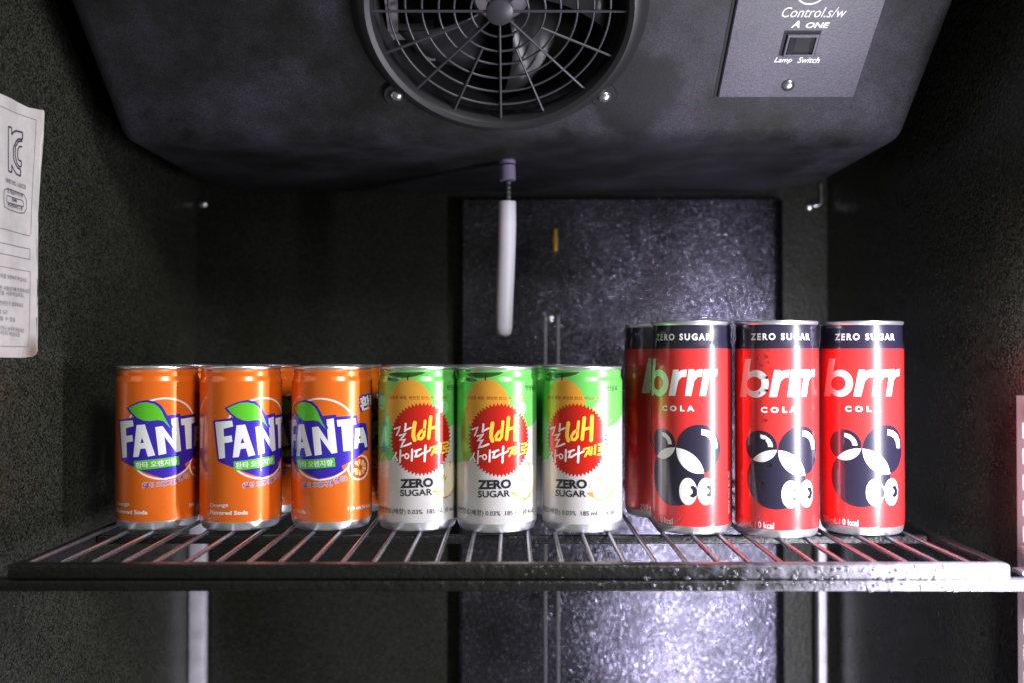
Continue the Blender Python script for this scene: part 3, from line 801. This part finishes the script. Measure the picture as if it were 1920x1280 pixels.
fanta.poly([A(360, 220), A(420, 190), A(520, 154), A(600, 148), A(680, 165), A(730, 203), A(765, 255), A(785, 310), A(848, 455), A(780, 368), A(720, 358), A(620, 373), A(550, 365), A(480, 335), A(410, 280)], I_green)
fanta.poly([A(435, 858), A(918, 782), A(925, 885), A(440, 972)], I_green)
p, q = A(462, 948), A(905, 878); fanta.text('환타 오렌지향', p, q, 4.0, I_white, .022)
for b_, m_ in ((.05, I_white), (.008, I_blue)):
    e = 0.25 if b_ > .02 else 0
    p = A(545, 1178); q = B(430, 1180); fanta.text('(합성 오렌지향', (p[0] - e, p[1] - e), (q[0] + e, q[1] - e), 3.5 + 2 * e, m_, b_, 0, .45)
    p = B(452, 1165); q = B(572, 1118); fanta.text('함유)', (p[0] - e, p[1] - e), (q[0] + e, q[1] - e), 3.5 + 2 * e, m_, b_)
fanta.text('Orange', Z(690, 1038), Z(812, 1035), 3.2, I_white, .012)
fanta.text('Flavored Soda', Z(690, 1076), Z(943, 1078), 2.7, I_white, .03)
p = Z2(470, 1062); fanta.text('190 ml(36 kcal)', p, (p[0] + 22, p[1]), 3.2, I_white, .015)
p = B(695, 462); 
for b_, m_ in ((.12, I_blue), (.03, I_white)):
    e = 1.0 if b_ > .1 else 0
    fanta.text('환타', (p[0] - e, p[1] - e), (p[0] + 22 + e, p[1] + 2.5 - e), 9.5 + 2 * e, m_, b_)
# ---- pear soda
pear = Can(26.5, SMALL, .0462, .6065)
pear.base(lambda v: M_alu if v < 6.0 else I_pwhite)
P1X, P1D, P1R = -.0626, .612, 24.6
P2X, P2D, P2R = -.0102, .6065, 18.7
C = lambda x, y: pear.up(1010 + x * .1328125, 680 + y * .1328125)
Dz = lambda x, y: pear.up(1010 + x * .1328125, 830 + y * .1328125)
E = lambda x, y: pear.up(860 + x * .13286, 680 + y * .1328125, P2X, P2D, P2R)
G = lambda x, y: pear.up(700 + x * .25, 680 + y * .25, P1X, P1D, P1R)
gl = Dz(135, 228)[1]; gr_ = C(970, 915); g2 = C(1100, 838)
Um = pi * 26.5
lower = [(-Um, gl - 4), (-70, gl - 6), (-45, gl - 3), (-33, gl - 1), Dz(135, 228), (-14, gl + 2), (0, gl + 5), (10, gr_[1] - 5), gr_, g2, (g2[0] + 9, g2[1] + 5), (55, g2[1] + 8), (70, g2[1] + 2), (Um, gl - 4)]
up_ = [(Um - .001, 103.35), (-Um + .001, 103.35)]
pear.poly(lower + up_, I_pgreen)
fc = (G(265, 330)[0], E(400, 640)[1]); ft = E(400, 226)[1]
pear.poly(ell(fc, abs(E(722, 600)[0] - fc[0]), ft - fc[1]), I_tan)
lf = [C(150, 130), C(575, 126), C(520, 160), C(420, 188), C(330, 203), C(240, 210), C(150, 198), C(90, 150)]
pear.poly([(u, min(v, 103.3)) for u, v in lf], I_olive)
pear.poly([C(95, 200), C(170, 205), C(235, 240), C(160, 262), C(100, 240)], I_olive)
pear.stroke([C(325, 235), C(320, 200), C(335, 170)], .9, I_dk)
pear.poly(ell(C(850, 640), 4.2, 4.2), I_bub); pear.stroke([C(750, 680), C(785, 635), C(838, 606)], .4, I_tan)
p = E(125, 512); q = E(940, 515); pear.text('시원한 배향, 짜릿한 탄산, 부담은 제로', p, q, 2.4, I_rtext, .02)
for x, y, r_ in ((960, 440, .9), (1020, 810, 1.0), (1100, 600, .6), (1060, 520, .5), (930, 690, .7), (1130, 420, .8), (1080, 700, .6), (700, 260, .5)):
    c = C(x, y); pear.poly([ell(c, r_, r_ * 1.1, 16), ell(c, r_ * .7, r_ * .75, 16)], I_bub)
# burst
bt = E(520, 560)[1]; bb = Dz(520, 478)[1]; br_ = C(975, 1040)[0]; blf = G(128, 560)[0]
bc = ((br_ + blf) / 2, (bt + bb) / 2); bR = (bt - bb) / 2; bX = (br_ - blf) / 2; N = 54
pear.poly([(bc[0] + (bX - (2.0 if k % 2 else 0)) * cos(pi * k / N), bc[1] + (bR - (2.0 if k % 2 else 0)) * sin(pi * k / N)) for k in range(2 * N)], I_red)
def st(fn, pts, w, m_): pear.stroke([fn(*p) for p in pts], w, m_)
st(E, [(192, 935), (268, 908), (250, 965), (225, 1022)], 1.1, I_white)
st(E, [(350, 862), (346, 915), (338, 968)], 1.3, I_white); st(E, [(342, 958), (424, 918)], 1.1, I_white)
st(E, [(264, 1030), (345, 1005), (310, 1050), (272, 1092), (338, 1088), (310, 1130), (286, 1190), (350, 1172), (422, 1142)], 1.2, I_white)
st(E, [(478, 850), (460, 960), (458, 1040), (476, 1095)], 2.5, I_yel)
st(E, [(625, 825), (614, 930), (606, 1040), (572, 1080), (532, 1078), (524, 1035), (560, 975), (608, 945)], 1.8, I_yel)
st(C, [(645, 770), (630, 920), (614, 1072)], 2.2, I_yel); st(C, [(640, 935), (745, 905)], 1.8, I_yel); st(C, [(753, 750), (748, 900), (740, 1085)], 2.4, I_yel)
st(Dz, [(192, 128), (175, 180), (150, 228)], 1.1, I_white); st(Dz, [(178, 175), (205, 238)], 1.1, I_white)
st(Dz, [(240, 98), (234, 268)], 1.2, I_white); st(Dz, [(238, 182), (278, 168)], 1.0, I_white)
c = Dz(317, 185); pear.poly([ell(c, 1.7, 1.9, 20), ell(c, .8, 1.0, 20)], I_white)
st(Dz, [(386, 96), (380, 250)], 1.3, I_white)
st(Dz, [(420, 122), (500, 95)], 1.2, I_white); st(Dz, [(450, 118), (428, 195), (460, 195), (535, 148)], 1.2, I_white)
st(Dz, [(567, 48), (556, 268)], 1.4, I_white); st(Dz, [(562, 152), (638, 112)], 1.1, I_white)
st(Dz, [(638, 82), (715, 62), (690, 120), (655, 185)], 1.3, I_yel); st(Dz, [(688, 118), (722, 160)], 1.2, I_yel)
st(Dz, [(712, 108), (745, 100)], 1.0, I_yel); st(Dz, [(750, 55), (742, 158)], 1.2, I_yel); st(Dz, [(798, 28), (790, 152)], 1.4, I_yel)
st(G, [(524, 597), (560, 590), (557, 613), (527, 622), (527, 642), (564, 634)], 1.1, I_yel); st(G, [(545, 640), (544, 660)], 1.1, I_yel); st(G, [(518, 672), (568, 655)], 1.1, I_yel)
p, q = Dz(240, 632), Dz(686, 640); pear.text('ZERO', p, q, 5.9, I_dk, .045)
p, q = Dz(240, 745), Dz(670, 758); pear.text('SUGAR', p, q, 4.2, I_dk, .018)
p = G(48, 1112); q = Dz(1068, 965); pear.text('천연향료(배향) 0.03%  185 mL (0 kcal)', p, (q[0], p[1]), 4.3, I_dk, .0)
p, q = C(910, 385), C(1108, 385); pear.text('탄산음료', p, q, 3.4, I_dk, .008)
for x in (932, 1050, 1098): pear.poly(ell(C(x, 278), .3, .35, 10), I_dk)
# half pear
cr = [(960, 300), (1035, 325), (1078, 400), (1090, 500), (1065, 600), (1010, 705), (930, 780), (850, 795), (790, 765), (745, 700), (720, 600), (760, 500), (820, 400), (890, 335)]
rind = [(1080, 400), (1096, 500), (1080, 590), (1040, 690), (980, 775), (900, 818), (840, 812), (775, 768), (800, 765), (860, 793), (930, 782), (1010, 705), (1060, 600), (1080, 500)]
pear.poly([Dz(*q) for q in rind], I_tan); pear.poly([Dz(*q) for q in cr], I_cream)
pear.poly([Dz(680, 706), Dz(766, 684), Dz(786, 772), Dz(740, 748)], I_tan)
for x, y in ((845, 503), (880, 528)): pear.stroke([Dz(x - 12, y + 22), Dz(x + 12, y - 22)], 1.1, I_tan)
pear.stroke([Dz(962, 350), Dz(958, 290)], 1.0, I_tan); pear.stroke([Dz(965, 320), Dz(985, 300)], .6, I_tan)
# ---- cola
cola = Can(26.0, TALL, .2284, .598)
cola.base(lambda v: M_rim if v < 5.6 else (I_cola if v < 117.5 else I_black))
Q = lambda x, y: cola.up(1530 + x * .15625, 590 + y * .15625)
S_ = lambda x, y: cola.up(1530 + x * .17964, 780 + y * .1796875)
p, q = Q(245, 296), Q(972, 292); hz = 4.4
cola.text('ZERO SUGAR', (p[0] - .5, 121.6), (q[0], 121.6), 4.3, I_white, .035, 0, 0, 1.35)
bw = [Q(310 + 153 * cos(2 * pi * k / 60), 817 - 163 * sin(2 * pi * k / 60)) for k in range(60)]
bh = [Q(288 + 88 * cos(2 * pi * k / 60), 817 - 85 * sin(2 * pi * k / 60)) for k in range(60)]
cola.poly([bw, bh], I_white); cola.poly([Q(178, 522), Q(252, 522), Q(218, 730), Q(198, 830), Q(198, 960), Q(190, 972), Q(118, 972)], I_white)
for L in ([(530, 655), (608, 655), (603, 683), (640, 660), (715, 652), (705, 740), (650, 746), (605, 790), (560, 972), (468, 972)],
          [(735, 650), (800, 650), (797, 680), (830, 657), (890, 648), (882, 738), (838, 742), (800, 790), (765, 972), (690, 972)],
          [(905, 648), (960, 648), (957, 675), (985, 652), (1022, 643), (1018, 728), (980, 735), (950, 780), (922, 970), (858, 970)]):
    cola.poly([Q(*q) for q in L], I_white)
p, q = Q(368, 1158), Q(803, 1158); cola.text('COLA', p, q, 3.7, I_white, .05, 0, 0, 1.75)
def ex(l, r_, t, b): l, r_, t, b = S_(*l), S_(*r_), S_(*t), S_(*b); return ell(((l[0] + r_[0]) / 2, (t[1] + b[1]) / 2), (r_[0] - l[0]) / 2, (t[1] - b[1]) / 2, 72)
e1 = ex((163, 280), (492, 300), (310, 132), (345, 457)); e2 = ex((502, 300), (908, 270), (740, 88), (760, 602)); e3 = ex((178, 620), (793, 620), (480, 333), (500, 947))
for e in (e1, e2, e3): cola.poly(e, I_black)
cola.poly(clip(e1, e3), I_white); cola.poly(clip(e2, e3), I_white)
for L in ([(315, 170), (370, 185), (415, 220), (440, 260), (448, 302), (398, 300), (390, 265), (365, 235), (315, 210)],
          [(765, 133), (820, 145), (865, 190), (888, 250), (892, 328), (858, 328), (850, 270), (830, 225), (800, 202), (765, 195)]): cola.poly([S_(*q) for q in L], I_white)
cola.poly(ex((538, 790), (725, 790), (620, 650), (640, 935)), I_white); cola.poly(ex((728, 780), (870, 790), (795, 645), (810, 928)), I_white)
for L in ([(685, 728), (715, 745), (729, 790), (718, 840), (690, 858), (660, 850), (655, 830), (675, 820), (684, 795), (675, 768), (658, 758), (662, 738)],
          [(830, 718), (852, 725), (866, 770), (860, 820), (838, 845), (815, 835), (812, 815), (828, 800), (834, 778), (822, 756), (812, 748), (818, 725)]): cola.poly([S_(*q) for q in L], I_black)
p, q, r_, s_ = S_(98, 1085), S_(272, 1103), S_(292, 1108), S_(460, 1118)
cola.text('250 mL /', p, (q[0], p[1]), 3.7, I_white, .0); cola.text('0 kcal', (r_[0], p[1]), (s_[0], p[1]), 4.0, I_white, .02)
vs, fs = place_text('탄산음료 브르르 콜라, 제로', (0, 0), (27, 0), 2.9, .02)
u0 = cola.up(1160 + 590 * .34364, 580 + 1130 * .34375, .1175, .6015, -13)[0]
cola.flat([(u0 + 4.5 - y, 12 + x) for x, y in vs], fs, I_white)

def lid_mesh(H, rn, zt):
    bm = bmesh.new()
    lathe(bm, [(rn - .02, zt), (rn + .45, H - 1.9), (rn + .75, H - 1.5), (rn + .8, H - .6), (rn + .6, H - .1), (rn + .2, H), (rn - .3, H - .1), (rn - .9, H - .8), (rn - 1.3, H - 4.2), (rn - 1.9, H - 5.6), (rn - 2.6, H - 5.8), (rn - 3.2, H - 5.2), (rn - 3.6, H - 3.6), (rn - 4.2, H - 3.2), (0, H - 3.2)], 90)
    bm.transform(Matrix.Scale(.001, 4)); me_ = bm_obj('lid', bm, M_rim, None, 50); me = me_.data; bpy.data.objects.remove(me_); return me
def tab_mesh(H):
    bm = bmesh.new()
    o = [(5.5 * cos(2 * pi * k / 32) * (1 + .12 * sin(2 * pi * k / 32)), 11 * sin(2 * pi * k / 32) + 3) for k in range(32)]
    h = [(3.2 * cos(2 * pi * k / 32), 3.2 * sin(2 * pi * k / 32) + 9) for k in range(32)]
    tri = tessellate_polygon([[Vector((x, y, 0)) for x, y in o], [Vector((x, y, 0)) for x, y in h]])
    for z, fl in ((H - 2.0, 1), (H - 2.9, -1)):
        vv = [bm.verts.new((x, y, z)) for x, y in o + h]
        for t_ in tri: bm.faces.new([vv[i] for i in t_][::fl])
    bm.verts.ensure_lookup_table()
    for a0 in (0, 32):
        for k in range(32):
            a, b = a0 + k, a0 + (k + 1) % 32; bm.faces.new((bm.verts[a], bm.verts[b], bm.verts[64 + b], bm.verts[64 + a]))
    bm.transform(Matrix.Scale(.001, 4)); o_ = bm_obj('pull_tab', bm, M_alu, None, 30); me = o_.data; bpy.data.objects.remove(o_); return me

def make_can(art, name, cat, H, label, group):
    root = thing(name, label, cat, (0, 0, 0), group)
    link('body', art.build('body'), root); link('lid', lid_mesh(H, art.prof[-1][0], art.prof[-1][1]), root); link('pull_tab', tab_mesh(H), root)
    return root
def copy_thing(src):
    r = src.copy(); COL.objects.link(r)
    for c in src.children:
        d = c.copy(); COL.objects.link(d); d.parent = r
    return r
def row(art, name, cat, H, group, spots):
    src = None
    for (X, D, rot, lab) in spots:
        if src is None: src = make_can(art, name, cat, H, lab, group); o = src
        else: o = copy_thing(src); o['label'] = lab
        o.location = (X, D, .00005); o.rotation_euler = (0, 0, radians(rot)); last = o
        if (X, D) == (.1698, .590): global WET; WET = o
row(fanta, 'soda_can', 'drink can', 105.6, 'orange soda cans', [
    (fx, fd, 0, 'second orange soda can from the left in the front row'),
    (-.2371, .615, -17.8, 'leftmost orange soda can in the front row'),
    (F3X, F3D, F3R, 'front row orange soda can touching the first white and green can'),
    (-.2378, .672, -30, 'orange soda can hidden behind the leftmost front can'),
    (-.1812, .670, 20, 'orange soda can hidden behind the second front can'),
    (-.1215, .672, -42, 'orange soda can standing behind the third front orange can')])
row(pear, 'soda_can', 'drink can', 105.6, 'pear soda cans', [
    (.0462, .6065, 0, 'white and green pear soda can nearest to the red cans'),
    (P2X, P2D, P2R, 'middle one of the three front white and green pear soda cans'),
    (P1X, P1D, P1R, 'front white and green pear soda can next to the orange cans'),
    (.0400, .663, 60, 'pear soda can hidden behind the right front pear can'),
    (-.0150, .664, -50, 'pear soda can hidden behind the middle front pear can'),
    (-.0665, .668, 90, 'pear soda can hidden behind the left front pear can')])
row(cola, 'cola_can', 'drink can', 133.8, 'red cola cans', [
    (.2274, .598, 0, 'rightmost tall red and black cola can, dry'),
    (.1698, .590, 5.5, 'middle tall red cola can beaded with water drops'),
    (.1175, .6015, -13, 'front tall red cola can next to the pear cans'),
    (.1068, .657, 39, 'shaded tall red cola can standing behind in the second row')])
# water drops on the middle cola can
bm = bmesh.new(); cx_, cd_, crot = .1698, .590, 5.5
drops = [(158, 180, 1.0), (200, 172, .8), (160, 240, .9), (208, 235, 1.1), (222, 200, .6), (180, 283, .9), (222, 268, .7), (205, 352, 1.4), (165, 438, .9), (205, 425, 1.5), (172, 365, .8), (180, 498, .7), (205, 595, 1.1), (195, 705, 1.0), (228, 848, 1.2), (183, 950, 1.7), (120, 575, .5), (240, 330, .6), (300, 560, .5), (150, 330, .5), (95, 620, .5)]
for _ in range(70): drops.append((random.gauss(150, 22), random.uniform(930, 1160), random.uniform(.2, .45)))
for _ in range(40): drops.append((random.uniform(60, 400), random.uniform(190, 1100), random.uniform(.2, .4)))
for x, y, s in drops:
    u, v = cola.up(1370 + x * .33203, 590 + y * .33203, cx_, cd_, crot); a = u / 26.0; s *= .00062
    if v < 7 or v > 116: continue
    M = Matrix.Translation((.02632 * sin(a), -.02632 * cos(a), v / 1000)) @ Matrix.Rotation(a, 4, 'Z') @ Matrix.Diagonal((s, s * .55, s * 1.08, 1))
    bmesh.ops.create_icosphere(bm, subdivisions=2, radius=1, matrix=M)
wd = bm_obj('water_drops', bm, mat('water', (1, 1, 1), 0.02, 0, 0, .05, .5, 1.0, 1.33), WET, 180); wd['kind'] = 'stuff'
